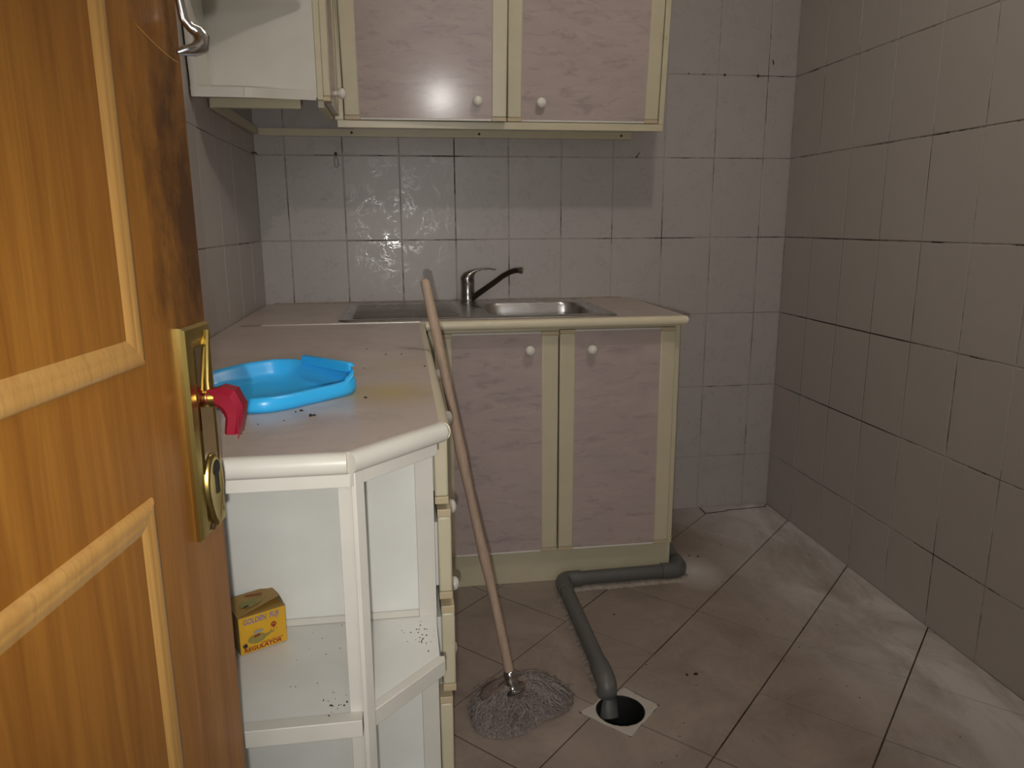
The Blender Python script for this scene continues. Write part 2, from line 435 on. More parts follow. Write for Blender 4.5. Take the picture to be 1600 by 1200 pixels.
# swept rib on the upper half
MB().tube([DP(.766, .0085, 1.080), DP(.757, .010, 1.055), DP(.750, .011, 1.030), DP(.748, .012, 1.012)], [.0035, .003, .0025, .003], 8).build('plate_rib', M['brass'], plate, smooth=True)
def drop(k, n):     # pointed-oval raised plaque round the keyhole
    r_ = []
    for i in range(28):
        t = 2*math.pi*i/28; c, q = math.cos(t), math.sin(t)
        r_.append(DP(.7485+.0205*k*c*(1 if q > 0 else 1-.25*abs(q)), n, .917+(.036 if q > 0 else .046)*k*q*(1 if abs(q) < .9 else 1.02)))
    return r_
MB().rings([drop(1.0, .0075), drop(.97, .0108), drop(.90, .0122), drop(.80, .0118), drop(.4, .0112)]).build('key_surround', M['brass'], plate, smooth=True, angle=60)
kh = MB(); kh.lathe([(.0085, 0), (.0085, .0012)], DP(.752, .0108, .936), RH, 16); dbox(kh, .7485, .7555, .0108, .0122, .908, .934)
kh.build('keyhole', M['black'], plate)
MB().lathe([(.004, 0), (.004, .001), (.002, .002)], DP(.737, .0088, .876), RH, 10).build('screw', M['screw'], plate)
MB().lathe([(.004, 0), (.004, .001), (.002, .002)], DP(.768, .0075, 1.076), RH, 10).build('screw', M['screw'], plate)
# spindle and the stub of the lever wrapped in red tape
hd = MB().lathe([(.0125, .004), (.0125, .008), (.0085, .0095), (.008, .012), (.0105, .013), (.0105, .019), (.0085, .020), (.008, .026)], DP(.752, 0, 1.012), RH, 18).build('handle', M['brass'], door, smooth=True)
tp = MB()
def sect(c, ax, w_, h_, k=9, jit=.0):
    ax = Vector(ax).normalized(); a = FH; b = ax.cross(a).normalized(); a = b.cross(ax).normalized()
    return [Vector(c)+a*w_*math.copysign(abs(math.cos(t))**.75, math.cos(t))+b*h_*math.copysign(abs(math.sin(t))**.75, math.sin(t)) for t in [2*math.pi*i/k for i in range(k)]]
DN = Vector((0, 0, -1))
tp.rings([sect(DP(.752, .011, 1.0135), RH, .0085, .0090), sect(DP(.752, .019, 1.0130), RH, .0105, .0098), sect(DP(.751, .027, 1.0125), RH+DN*.1, .013, .0140),
          sect(DP(.750, .034, 1.010), RH*.8+DN*.5, .014, .0155), sect(DP(.750, .0385, 1.001), RH*.45+DN, .014, .0125), sect(DP(.7495, .0385, .992), DN, .0135, .0095),
          sect(DP(.749, .0365, .982), DN-RH*.12, .0135, .0088), sect(DP(.749, .0355, .976), DN, .0132, .0086)])
tp.build('taped_lever', M['red'], hd, smooth=True, angle=32)
# loose end of the tape
MB().poly([DP(.742, .0455, 1.006), DP(.736, .0445, .992), DP(.735, .0435, .972), DP(.742, .0425, .9745), DP(.748, .0425, .973), DP(.7485, .0440, .990), DP(.749, .046, 1.006),
           DP(.742, .0462, 1.006), DP(.736, .0452, .992), DP(.735, .0442, .972), DP(.742, .0432, .9745), DP(.748, .0432, .973), DP(.7485, .0447, .990), DP(.749, .0467, 1.006)],
          [tuple(range(7)), tuple(range(13, 6, -1))]+[(i, (i+1) % 7, 7+(i+1) % 7, 7+i) for i in range(7)]).build('tape_end', M['red'], hd)
# latch bolt on the edge
dbox(MB(), .785, .7895, -.030, -.008, .84, .93).build('strike_face', M['steeldark'], door, bevel=.001)
dbox(MB(), .786, .799, -.026, -.012, .872, .890).build('latch_bolt', M['steeldark'], door, bevel=.002)
# chrome cabin hook
hk = MB().tube([DP(.768, .010, 1.52), DP(.769, .010, 1.44), DP(.770, .0105, 1.395), DP(.772, .012, 1.380), DP(.776, .016, 1.374), DP(.780, .021, 1.371), DP(.781, .0245, 1.365), DP(.778, .024, 1.357), DP(.772, .019, 1.3525), DP(.766, .012, 1.3505), DP(.762, .007, 1.348)],
               [.0042, .0042, .0042, .0045, .0050, .0065, .0078, .0078, .0062, .0045, .0025], 12).build('hook', M['chrome'], door, smooth=True)
MB().lathe([(.012, 0), (.012, .002), (.006, .005), (.005, .012)], DP(.768, 0, 1.52), RH, 14).build('hook_eye', M['chrome'], hk, smooth=True)
arc = [DP(.695+.085*t, .0002, 1.358-.014*math.sin(t*1.5)-.002*t) for t in [i/10 for i in range(11)]]
MB().tube(arc, [.0002]+[.0006]*9+[.0003], 5).build('scratch', M['doormold'], door)
# door frame round the opening behind the viewer
jb = MB().box(-1.885, -1.850, YF-.12, YF-.0, 0, 2.07).box(-1.065, -1.030, YF-.12, YF, 0, 2.07).box(-1.885, -1.03, YF-.12, YF, 2.06, 2.095)
struct(jb.build('trim_1', M['doormold']))

# ------------------------------------------------------------------ cupboard doors and drawer fronts
def XF(face, f0):
    """map (u along, d outwards, z) to world for a front facing -y ('y') or +x ('x')"""
    if face == 'y': return lambda u, d, z: (u, f0-d, z)
    return lambda u, d, z: (f0+d, u, z)
def fbox(X, u0, u1, d0, d1, z0, z1):
    a, b = X(u0, d0, z0), X(u1, d1, z1)
    return MB().box(a[0], b[0], a[1], b[1], z0, z1)
def front(parent, name, X, u0, u1, z0, z1, knob, sw=.048, th=.019, cap=.012, strip=.012):
    """laminate panel in a frame of two plastic stiles with end caps and thin top and bottom strips"""
    d = fbox(X, u0+sw*.6, u1-sw*.6, 0, th-.003, z0+.002, z1-.002).build(name, M['laminate'], parent)
    for a, b in ((u0, u0+sw), (u1-sw, u1)):
        fbox(X, a, b, -.001, th, z0+cap, z1-cap).build('stile', M['cream'], d, bevel=.004)
        for c0, c1 in ((z0, z0+cap), (z1-cap, z1)):
            fbox(X, a, b, -.001, th, c0, c1).build('end_cap', M['cap'], d, bevel=.0015)
    for c0, c1 in ((z0, z0+strip*.55), (z1-strip*.55, z1)):
        fbox(X, u0+sw, u1-sw, 0, th-.001, c0, c1).build('edge_strip', M['nose'], d, bevel=.002)
    if knob:
        o = X(knob[0], th-.003, knob[1]); ax = Vector(X(0, 1, 0))-Vector(X(0, 0, 0))
        MB().lathe([(.007, 0), (.0065, .006), (.009, .010), (.0140, .015), (.0162, .021), (.0150, .027), (.010, .0315), (.004, .0333), (.0001, .0335)], o, ax, 20).build('knob', M['knob'], d, smooth=True, angle=80)
    return d

# ---- sink cupboard under the window-less back wall
sk = thing('sink_cabinet', (-1.05, -.30, 0), 'two-door cream and pink marbled sink cupboard standing below the steel sink', 'cabinet')
MB().box(-.652, -.634, -.552, -.006, .112, .8705).build('side_panel', M['cream'], sk, bevel=.001)
MB().box(-1.445, -1.427, -.552, -.006, .112, .8705).build('side_panel', M['cream'], sk)
MB().box(-1.427, -.652, -.552, -.006, .112, .128).build('bottom_panel', M['inner'], sk)
MB().box(-1.427, -.652, -.012, -.006, .128, .8705).build('back_panel', M['inner'], sk)
MB().box(-1.427, -.652, -.552, -.535, .835, .8705).build('top_rail', M['cream'], sk)
MB().box(-1.43, -.637, -.548, -.532, .0, .1105).build('plinth', M['cream'], sk, bevel=.001)
X = XF('y', -.553)
front(sk, 'door', X, -1.428, -1.0385, .118, .856, (-1.132, .800), sw=.054)
front(sk, 'door', X, -1.0345, -.655, .118, .860, (-.934, .797), sw=.050)

# ---- drawer cupboard along the left wall
dk = thing('drawer_cabinet', (-1.74, -1.10, 0), 'cream base cupboard with four stacked drawers behind the open end shelves', 'cabinet')
MB().box(-2.000, -1.478, -1.600, -1.584, .0, .8705).build('side_panel', M['inner'], dk)
MB().box(-2.000, -1.478, -.985, -.970, .09, .8705).build('side_panel', M['inner'], dk)
MB().box(-2.000, -1.478, -.655, -.640, .09, .8705).build('side_panel', M['inner'], dk)
MB().box(-2.000, -1.478, -1.584, -.655, .09, .106).build('bottom_panel', M['inner'], dk)
MB().box(-1.540, -1.525, -1.584, -.640, .0, .09).build('plinth', M['cream'], dk)
for (z0, z1, off, kz) in ((.700, .862, .000, .775), (.516, .690, .0035, .572), (.327, .502, .006, .386), (.125, .315, -.001, .225)):
    X = XF('x', -1.4735+off)
    dr = front(dk, 'drawer', X, -1.583, -.982, z0, z1, (-1.27, kz), sw=.045, th=.0235, cap=.014)
    MB().box(-1.95, -1.4745+off, -1.565, -1.0, z0+.02, z1-.03).build('drawer_box', M['inner'], dr)
front(dk, 'door', XF('x', -1.4735), -.978, -.660, .125, .862, (-.905, .796), sw=.045, th=.0225)

# ---- open end shelf unit at the near end of the left run
eu = thing('end_shelf_unit', (-1.76, -1.74, 0), 'white open corner shelf unit with clipped front corner beside the wooden door', 'shelf unit')
YB = -1.600
def plan(fy, inset=0.0):
    return [(-2.008, YB), (-2.008, fy), (-1.590, fy), (-1.481, fy+.118), (-1.481, YB)]
MB().box(-2.008, -1.509, YB-.008, YB, .09, .870).build('back_panel', M['inner'], eu)
MB().box(-2.012, -1.998, -1.868, YB-.008, .09, .870).build('side_panel', M['inner'], eu)
for z in (.09, .478):
    sh = MB().prism([(-1.998, YB-.008), (-1.998, -1.866), (-1.596, -1.866), (-1.490, -1.752), (-1.4795, -1.7425), (-1.4795, -1.6125), (-1.509, -1.6125), (-1.509, YB-.008)], z, z+.0245).build('shelf', M['inner'], eu)
    MB().box(-1.998, -1.5955, -1.888, -1.866, z-.001, z+.0255).build('shelf_edging', M['white'], sh, bevel=.0012)
    MB().prism([(-1.582, -1.871), (-1.471, -1.756), (-1.4715, -1.744), (-1.4815, -1.744), (-1.593, -1.859)], z-.001, z+.0255).build('shelf_edging', M['white'], sh, bevel=.0012)
    MB().box(-1.998, -1.509, YB-.0125, YB-.008, z+.0255, z+.0375).build('bead_strip', M['white'], sh)
MB().box(-1.5085, -1.4775, -1.612, -1.6005, .0, .8705).build('end_stile', M['white'], eu, bevel=.0008)
MB().box(-1.990, -1.49, -1.84, -1.825, .0, .09).build('plinth', M['white'], eu)
MB().prism([(-1.5935, -1.889), (-1.588, -1.889), (-1.5775, -1.878), (-1.584, -1.862), (-1.5935, -1.862)], .0, .8695).build('corner_post', M['white'], eu, bevel=.0008)
MB().box(-1.6135, -1.5935, -1.866, -1.850, .0, .8695).build('post_backing', M['white'], eu, bevel=.0008)
MB().box(-2.0, -1.594, -1.8935, -1.889, .852, .8705).build('top_rail', M['white'], eu, bevel=.0008)
MB().prism([(-1.594, -1.8935), (-1.475, -1.7725), (-1.4795, -1.7680), (-1.594, -1.888)], .852, .8705).build('top_rail', M['white'], eu, bevel=.0008)

# ---- left worktop
wt = thing('worktop', (-1.74, -1.27, .872), 'beige marbled worktop with clipped corner and thick white edging, carrying the blue dustpan', 'worktop')
NR = .014
MB().prism([(-2.012, -.6085), (-2.012, -1.895), (-1.596, -1.895), (-1.470, -1.769), (-1.470, -.6085)], .872, .900).build('slab', M['top'], wt)
def nose(pts, name, mat, parent, z=.886):
    """half-round edging swept along a plan path; outward is to the right of travel"""
    prof = [(-.002, .0145), (.004, .0145), (.009, .0125), (.0135, .008), (.015, 0), (.0135, -.008), (.009, -.0125), (.004, -.0145), (-.002, -.0145)]
    rings = []
    n = len(pts)
    for i, p in enumerate(pts):
        p = Vector(p); dirs = []
        if i > 0: dirs.append((p-Vector(pts[i-1])).normalized())
        if i < n-1: dirs.append((Vector(pts[i+1])-p).normalized())
        t = sum(dirs, Vector((0, 0))).normalized(); nr = Vector((t.y, -t.x)); k = 1/max(.3, t.dot(dirs[0]))
        rings.append([(p.x+nr.x*d*k, p.y+nr.y*d*k, z+h) for d, h in prof])
    return MB().rings(rings).build(name, mat, parent, smooth=True, angle=50)
nose([(-1.5965, -1.895), (-2.012, -1.895)][::-1], 'front_edging', M['nose'], wt)
nose([(-1.5955, -1.8945), (-1.470, -1.769)], 'diagonal_edging', M['nose'], wt)
nose([(-1.470, -1.7675), (-1.470, -.625)], 'right_edging', M['nosecream'], wt)
# rounded mitre at the sharp corner
MB().lathe([(.0001, -.0145), (.006, -.0140), (.0115, -.0095), (.0145, 0), (.0115, .0095), (.006, .0140), (.0001, .0145)], (-1.4705, -1.7685, .886), (0, 0, 1), 16).build('corner_cap', M['nose'], wt, smooth=True, angle=80)
MB().box(-1.925, -1.470, -.6085, -.6035, .8795, .9015).build('joint_strip', M['jointstrip'], wt)
MB().box(-1.985, -1.925, -.6085, -.6035, .8795, .9008).build('joint_strip', M['screw'], wt)

# ---- back worktop
kt = thing('worktop', (-1.32, -.30, .872), 'narrow beige worktop along the back wall holding the steel sink', 'worktop')
cx0, cx1, cy0, cy1 = -1.690, -.868, -.545, -.078
sl = MB()
for a in ((-2.012, cx0, -.603, -.001), (cx1, -.645, -.603, -.001), (cx0, cx1, -.603, cy0), (cx0, cx1, cy1, -.001)): sl.box(*a, .872, .900)
sl.build('slab', M['top'], kt)
nose([(-1.452, -.603), (-.640, -.603)], 'front_edging', M['nosecream'], kt)
MB().box(-.645, -.6385, -.603, -.001, .872, .900).build('end_edging', M['nosecream'], kt)
MB().lathe([(.0001, -.0145), (.008, -.0125), (.0135, -.006), (.0148, 0), (.0135, .006), (.008, .0125), (.0001, .0145)], (-.640, -.603, .886), (0, 0, 1), 14).build('end_cap', M['knob'], kt, smooth=True, angle=80)
sb = MB()
for k in range(60):
    x = -1.98+k*.0222+random.uniform(-.008, .008)
    sb.lathe([(.0001, 0), (random.uniform(.004, .012), .0005), (random.uniform(.003, .007), random.uniform(.002, .004)), (.0001, .005)], (x, -.004, .8995), (0, 0, 1), 6)
sb.tube([(-1.98+.1*k, -.003, .900+random.uniform(0, .002)) for k in range(14)], .004, 6)
stuff(sb.build('sealant', M['mortar'], kt))

# ------------------------------------------------------------------ sink and tap
ks = thing('kitchen_sink', (-1.28, -.31, .90), 'inset stainless steel sink with ridged drainboard on the left', 'sink')
SX0, SX1, SY0, SY1 = -1.715, -.843, -.572, -.052
def sst(a, b, x):
    t = max(0, min(1, (x-a)/(b-a))); return t*t*(3-2*t)
def rrect(x, y, x0, x1, y0, y1, r):
    qx = max(x0+r-x, x-(x1-r), 0); qy = max(y0+r-y, y-(y1-r), 0)
    inx = min(x-x0, x1-x); iny = min(y-y0, y1-y)
    d = math.hypot(qx, qy)
    return r-d if d > 0 else min(inx, iny)
def sink_z(x, y):
    z = .9055
    e = rrect(x, y, SX0, SX1, SY0, SY1, .035)
    if e < .012: z = .9005+.005*math.sqrt(max(0, 1-((.012-max(e, 0))/.012)**2))
    z -= .0022*sst(.014, .022, e)
    e2 = rrect(x, y, -1.245, -.880, -.520, -.150, .070)
    if e2 > 0: z -= .150*sst(0, .032, e2)**.8 if e2 < .032 else .150+.006*sst(.03, .2, e2)
    e3 = rrect(x, y, -1.680, -1.335, -.530, -.105, .02)
    if e3 > 0: z += sst(0, .012, e3)*(.0042*math.cos(2*math.pi*y/.046)-.001)
    return z
def lines(a, b, n, dense):
    s = set(a+(b-a)*i/n for i in range(n+1))
    for c, w_, k in dense:
        for i in range(k+1): s.add(min(b, max(a, c-w_/2+w_*i/k)))
    return sorted(s)
gx = lines(SX0, SX1, 60, [(-1.235, .07, 22), (-.895, .075, 22), (SX0+.012, .024, 10), (SX1-.012, .024, 10), (-1.675, .02, 6), (-1.30, .02, 6)])
gy = lines(SY0, SY1, 110, [(-.505, .07, 20), (-.165, .07, 20), (SY0+.012, .024, 10), (SY1-.012, .024, 10)])
def sink_part(name, xa, xb):
    xs = [x for x in gx if xa-1e-9 <= x <= xb+1e-9]
    v = []; f = []; ny = len(gy)
    for x in xs:
        for y in gy:
            # pull the outline in to rounded corners
            px, py = x, y; r = .035
            for (ccx, sx) in ((SX0+r, -1), (SX1-r, 1)):
                for (ccy, sy) in ((SY0+r, -1), (SY1-r, 1)):
                    dx, dy = (x-ccx)*sx, (y-ccy)*sy
                    if dx > 0 and dy > 0:
                        m_ = max(dx, dy); l_ = math.hypot(dx, dy)
                        if l_ > 0: px, py = ccx+sx*dx*m_/l_, ccy+sy*dy*m_/l_
            v.append((px, py, sink_z(px, py)))
    for i in range(len(xs)-1):
        for j in range(ny-1): f.append((i*ny+j, (i+1)*ny+j, (i+1)*ny+j+1, i*ny+j+1))
    mb = MB(); mb.poly(v, f)
    o = mb.build(name, M['steel'], ks, smooth=True, angle=80)
    return o
xm = min(gx, key=lambda q: abs(q+1.285))
sink_part('drainboard', SX0, xm); sink_part('bowl', xm, SX1)
MB().lathe([(.038, 0), (.036, .003), (.020, .002), (.018, -.002)], (-1.06, -.335, .7495), (0, 0, 1), 20).build('strainer', M['chrome'], ks, smooth=True)
mx = thing('mixer_tap', (-1.280, -.098, .904), 'chrome single-lever mixer tap with dark swivelling spout behind the sink', 'tap')
TX, TY, TZ = -1.280, -.098, .9035
MB().lathe([(.030, 0), (.030, .004), (.0265, .008), (.0255, .012), (.0255, .030), (.0248, .0305), (.0248, .072), (.0238, .0735), (.0255, .075), (.0255, .082), (.0235, .083)], (TX, TY, TZ), (0, 0, 1), 28).build('body', M['dullchrome'], mx, smooth=True)
rr = []
for (dx, dz, w_, h_, tl) in ((-.002, .083, .0255, .0255, 0), (.000, .092, .0255, .0250, .10), (.006, .101, .0225, .020, .35), (.016, .108, .0170, .012, .65), (.030, .1145, .0120, .0060, 1.0), (.052, .1195, .0100, .0032, 1.25), (.078, .1205, .0095, .0026, 1.5), (.098, .1180, .0085, .0024, 1.65), (.104, .1170, .004, .0015, 1.65)):
    ct, st_ = math.cos(tl), math.sin(tl)
    rr.append([(TX+dx+h_*math.cos(a)*ct, TY-.08*dx+w_*math.sin(a), TZ+dz-h_*math.cos(a)*st_) for a in [2*math.pi*k/16 for k in range(16)]])
MB().rings(rr).build('lever', M['dullchrome'], mx, smooth=True, angle=60)
sp = [Vector((TX+.014, TY-.012, TZ+.014)), Vector((TX+.045, TY-.035, TZ+.040)), Vector((TX+.085, TY-.061, TZ+.071)), Vector((TX+.118, TY-.083, TZ+.098)), Vector((TX+.142, TY-.099, TZ+.113)), Vector((TX+.160, TY-.109, TZ+.119)), Vector((TX+.172, TY-.116, TZ+.120))]
MB().tube(sp, [.0105, .0103, .010, .0098, .0096, .0096, .0096], 14).build('spout', M['steeldark'], mx, smooth=True)
MB().tube([sp[-1]-Vector((.001, 0, 0)), sp[-1]+Vector((.003, -.002, 0)), sp[-1]+Vector((.012, -.006, -.001)), sp[-1]+Vector((.0125, -.0062, -.001))], [.0098, .0112, .0112, .008], 14).build('aerator', M['dullchrome'], mx, smooth=True)

# ------------------------------------------------------------------ wall cupboards
uk = thing('wall_cabinet', (-1.17, 0, 1.515), 'two-door pink marbled wall cupboard hanging over the sink', 'cabinet')
UZ = 2.18; ZB = 1.516; SAG = R(5.7)     # the cupboard has come loose at the top and sags forward
MB().box(-.664, -.648, -.322, -.006, ZB, UZ).build('side_panel', M['cream'], uk)
MB().box(-1.676, -1.660, -.322, -.006, ZB, UZ).build('side_panel', M['cream'], uk)
MB().box(-1.660, -.664, -.322, -.006, ZB, ZB+.016).build('bottom_panel', M['inner'], uk)
MB().box(-1.660, -.664, -.322, -.006, UZ-.016, UZ).build('top_panel', M['inner'], uk)
MB().box(-1.660, -.664, -.012, -.006, ZB+.016, UZ-.016).build('back_panel', M['inner'], uk)
MB().box(-1.700, -.6415, -.343, -.324, ZB-.001, ZB+.0225).build('bottom_rail', M['cream'], uk, bevel=.0025)
MB().box(-.6595, -.6415, -.343, -.322, ZB+.0225, UZ).build('face_stile', M['cream'], uk, bevel=.0015)
MB().box(-1.706, -1.679, -.343, -.322, ZB+.0225, UZ).build('face_stile', M['cream'], uk, bevel=.0015)
X = XF('y', -.326)
ldoor = front(uk, 'door', X, -1.676, -1.170, ZB+.0235, UZ-.004, (-1.262, 1.600), sw=.048)
front(uk, 'door', X, -1.1645, -.662, ZB+.0235, UZ-.004, (-1.058, 1.598), sw=.046)
uk.rotation_euler = (SAG, 0, 0)
# its left door hangs slightly ajar and out of plumb on its hinges
hinge = Vector((-1.676+1.17, -.335, ZB+.0235-1.515)); rm = Matrix.Rotation(R(-3.4), 3, 'Z') @ Matrix.Rotation(R(3.7), 3, 'X')
ldoor.rotation_euler = rm.to_euler(); ldoor.location = hinge-rm @ hinge

lk = thing('wall_cabinet', (-1.85, -.45, 1.50), 'cream wall cupboard on the left wall with a white knob, meeting the sink cupboard', 'cabinet')
MB().box(-2.010, -1.726, -.660, -.646, 1.520, UZ).build('end_panel', M['white'], lk)
MB().box(-2.010, -1.712, -.646, -.006, 1.62, 1.636).build('bottom_panel', M['inner'], lk)
MB().box(-2.010, -1.712, -.646, -.006, UZ-.016, UZ).build('top_panel', M['inner'], lk)
MB().box(-1.7255, -1.7105, -.6565, -.640, 1.515, UZ).build('front_stile', M['cream'], lk, bevel=.001)
MB().box(-1.726, -1.7105, -.640, -.345, 1.497, 1.515).build('bottom_rail', M['cream'], lk)
front(lk, 'door', XF('x', -1.710), -.657, -.365, 1.512, UZ-.004, (-.465, 1.562), sw=.048)

ou = thing('open_wall_shelf', (-1.87, -.662, 1.519), 'white open end shelf with curved front on the left wall cupboard', 'shelf')
def curve_plan(back, x_out=0):
    pts = [(-2.010, back), (-2.010, -.818), (-1.905, -.815), (-1.868, -.806)]
    for t in [i/8 for i in range(1, 9)]:
        pts.append((-1.868+.140*t, -.806+.138*t+.010*math.sin(math.pi*t)))
    return pts+[(-1.728, back)]
for z, zz in ((1.5135, 1.5345), (1.766, 1.784), (1.97, 1.988), (2.16, 2.18)):
    q = curve_plan(-.663)
    s_ = MB().prism(q, z, zz).build('shelf', M['white'], ou)
    # separate edging lengths: straight front and the curved end
    MB().prism([(-2.010, -.820), (-1.886, -.8165), (-1.886, -.8140), (-2.010, -.8175)], z-.001, zz+.001).build('shelf_edging', M['nose'], s_)
    cv = [(-1.885, -.8165), (-1.868, -.8085)]+[(x, y-.0025) for x, y in q[4:-1]]
    MB().prism(cv+[(x-.0018, y+.0032) for x, y in reversed(cv)], z-.001, zz+.001).build('shelf_edging', M['nose'], s_)
MB().box(-2.010, -1.996, -.814, -.663, 1.5345, 2.16).build('side_panel', M['white'], ou)
MB().box(-2.010, -1.994, -.8165, -.812, 1.5345, 2.16).build('front_lip', M['nose'], ou)
ou.rotation_euler = (R(7.0), 0, 0)

# battens the wall cupboards rest on
b1 = tag(MB().box(-1.992, -.652, -.020, -.001, 1.490, 1.5145).build('batten', M['cream'], origin=(-1.3, -.01, 1.49)), 'long cream batten screwed to the tiles under the sink wall cupboard', 'batten')
for x in (-1.675, -1.222, -.690):
    MB().lathe([(.0045, 0), (.0045, .0012), (.002, .002)], (x, -.0195, 1.5025), (0, -1, 0), 10).build('screw', M['screw'], b1)
b2 = tag(MB().box(-2.004, -1.772, -.645, -.627, 1.493, 1.519).build('batten', M['cream'], origin=(-1.88, -.636, 1.493)), 'short cream batten crossing below the open end shelf', 'batten')
b3 = tag(MB().box(-2.012, -1.996, -.626, -.022, 1.493, 1.517).build('batten', M['cream'], origin=(-2.004, -.32, 1.493)), 'cream batten running along the left wall towards the corner', 'batten')

# ------------------------------------------------------------------ waste pipe and floor drain
wp = thing('waste_pipe', (-.85, -.60, 0), 'grey plastic waste pipe lying along the plinth and across the floor to the drain', 'pipe')
ZP = .031; PR = .0225
def arc3(a, b, c, n=7):
    a, b, c = Vector(a), Vector(b), Vector(c)
    return [a*(1-t)**2+b*2*t*(1-t)+c*t*t for t in [i/n for i in range(n+1)]]
A0 = Vector((-.612, -.40, ZP+.02)); A1 = Vector((-.610, -.598, ZP)); A2 = Vector((-1.030, -.607, ZP)); A3 = Vector((-1.036, -1.160, ZP+.006)); A4 = Vector((-1.030, -1.246, -.14))
MB().tube([A0, A1+Vector((0, .05, 0))], PR, 18).build('stub', M['pvc'], wp, smooth=True)
MB().tube([A1+Vector((-.055, -.001, 0)), A2+Vector((.04, 0, 0))], PR, 18).build('pipe_run', M['pvc'], wp, smooth=True)
MB().tube([A2+Vector((0, -.05, 0)), A3+Vector((0, .03, 0))], PR, 18).build('pipe_run', M['pvc'], wp, smooth=True)
def elbow(pts, k=1.0):
    r = PR*1.16
    return MB().tube(pts, [PR*1.02]+[r]*(len(pts)-2)+[PR*1.02], 18).build('elbow', M['pvc'], wp, smooth=True, angle=60)
elbow([A1+Vector((0, .071, .002)), A1+Vector((0, .070, .002))]+arc3(A1+Vector((0, .040, 0)), A1, A1+Vector((-.036, -.001, 0)))+[A1+Vector((-.073, -.001, 0)), A1+Vector((-.074, -.001, 0))])
elbow([A2+Vector((.066, 0, 0)), A2+Vector((.065, 0, 0))]+arc3(A2+Vector((.030, 0, 0)), A2, A2+Vector((0, -.040, 0)))+[A2+Vector((0, -.075, 0)), A2+Vector((0, -.076, 0))])
elbow([A3+Vector((0, .051, 0)), A3+Vector((0, .050, 0))]+arc3(A3+Vector((0, .015, 0)), A3+Vector((.002, -.035, 0)), A3+(A4-A3)*.25)+[A3+(A4-A3)*.40, A3+(A4-A3)*.405])
MB().tube([A3+(A4-A3)*.25, A3+(A4-A3)*.50, A3+(A4-A3)*.501], [PR*1.14, PR*1.14, PR*.85], 18).build('pipe_run', M['pvc'], wp, smooth=True)
mo = MB()
def rough_strip(a, b, wd, hgt, n):
    a, b = Vector(a), Vector(b); t = (b-a).normalized(); nr = Vector((-t.y, t.x, 0))
    rings = []
    for i in range(n+1):
        c = a+(b-a)*i/n; w1 = wd*random.uniform(.86, 1.06); w2 = wd*random.uniform(.86, 1.06); h = hgt*random.uniform(.6, 1.1)
        rings.append([c-nr*w1+Vector((0,0,-.001)), c-nr*w1*.6+Vector((0,0,h*.6)), c+Vector((0,0,h)), c+nr*w2*.6+Vector((0,0,h*.6)), c+nr*w2+Vector((0,0,-.001))])
    mo.rings(rings)
rough_strip((-.60, -.602, 0), (-1.035, -.612, 0), .029, .010, 60)
rough_strip((-1.035, -.60, 0), (-1.038, -1.155, 0), .025, .009, 70)
rough_strip((-.606, -.595, 0), (-.604, -.50, 0), .027, .010, 10)
stuff(mo.build('mortar_bed', M['mortar'], wp))

fd = thing('floor_drain', (DC.x, DC.y, 0), 'open round floor drain in a white cement patch with a pipe end inside', 'drain')
NQ = 48; hole = []; outer = []
def ray_patch(a):
    d = Vector((math.cos(a), math.sin(a))); best = 9
    for i in range(4):
        p, q = Vector(PATCH[i]), Vector(PATCH[(i+1) % 4]); e = q-p; den = d.x*e.y-d.y*e.x
        if abs(den) < 1e-9: continue
        w_ = p-DC; t = (w_.x*e.y-w_.y*e.x)/den; u_ = (w_.x*d.y-w_.y*d.x)/den
        if t > 0 and -1e-6 <= u_ <= 1+1e-6: best = min(best, t)
    return best
for k in range(NQ):
    a = 2*math.pi*k/NQ; d = Vector((math.cos(a), math.sin(a)))
    ro = max(DR+.006, ray_patch(a)*(.975+.015*math.sin(k*.9)+random.uniform(-.012, .010)))
    hole.append(DC+d*DR); outer.append(DC+d*ro)
cm = MB(); rg = lambda L, z: [(v.x, v.y, z+random.uniform(-.0006, .0006)) for v in L]
cm.rings([rg(outer, -.012), rg(outer, -.0008), [(v.x*.5+h.x*.5, v.y*.5+h.y*.5, .0006) for v, h in zip(outer, hole)], rg(hole, .0002), rg(hole, -.03)], False, False)
cm.build('cement_surround', M['cement'], fd, smooth=True, angle=50)
MB().lathe([(DR+.001, -.19), (DR+.001, -.001), (DR-.0025, -.0005), (DR-.0035, -.004), (DR-.0035, -.185), (.001, -.186)], (DC.x, DC.y, 0), (0, 0, 1), 40).build('drain_pipe', M['black'], fd, smooth=True)

# ------------------------------------------------------------------ mop
mp_ = thing('mop', (-1.272, -1.24, 0), 'string mop with pale wooden stick leaning on the worktop edge', 'mop')
B0 = Vector((-1.287, -1.227, .080)); D0 = Vector((-.1806, .1010, .9784)).normalized()
hp = []; hr = []
for i in range(26):
    t = -.03+1.03*i/25
    wob = Vector((math.sin(t*9)*.0016, math.cos(t*7)*.0012, 0))
    hp.append(B0+D0*t+wob); hr.append(.0112+.0006*math.sin(t*23)+(.0016 if abs(t-.60) < .02 or abs(t-.36) < .02 else 0))
hp.append(B0+D0*1.006); hr.append(.006)
MB().tube(hp, hr, 14).build('stick', M['stick'], mp_, smooth=True, angle=60)
fe = MB().tube([B0-D0*.004, B0-D0*.002, B0+D0*.020, B0+D0*.040, B0+D0*.042], [.0175, .0158, .0145, .0138, .0118], 18).build('ferrule', M['chrome'], mp_, smooth=True, angle=60)
MB().tube([B0-D0*.008, B0-D0*.004, B0-D0*.001], [.031, .032, .027], 18).build('flange', M['dullchrome'], fe, smooth=True, angle=40)
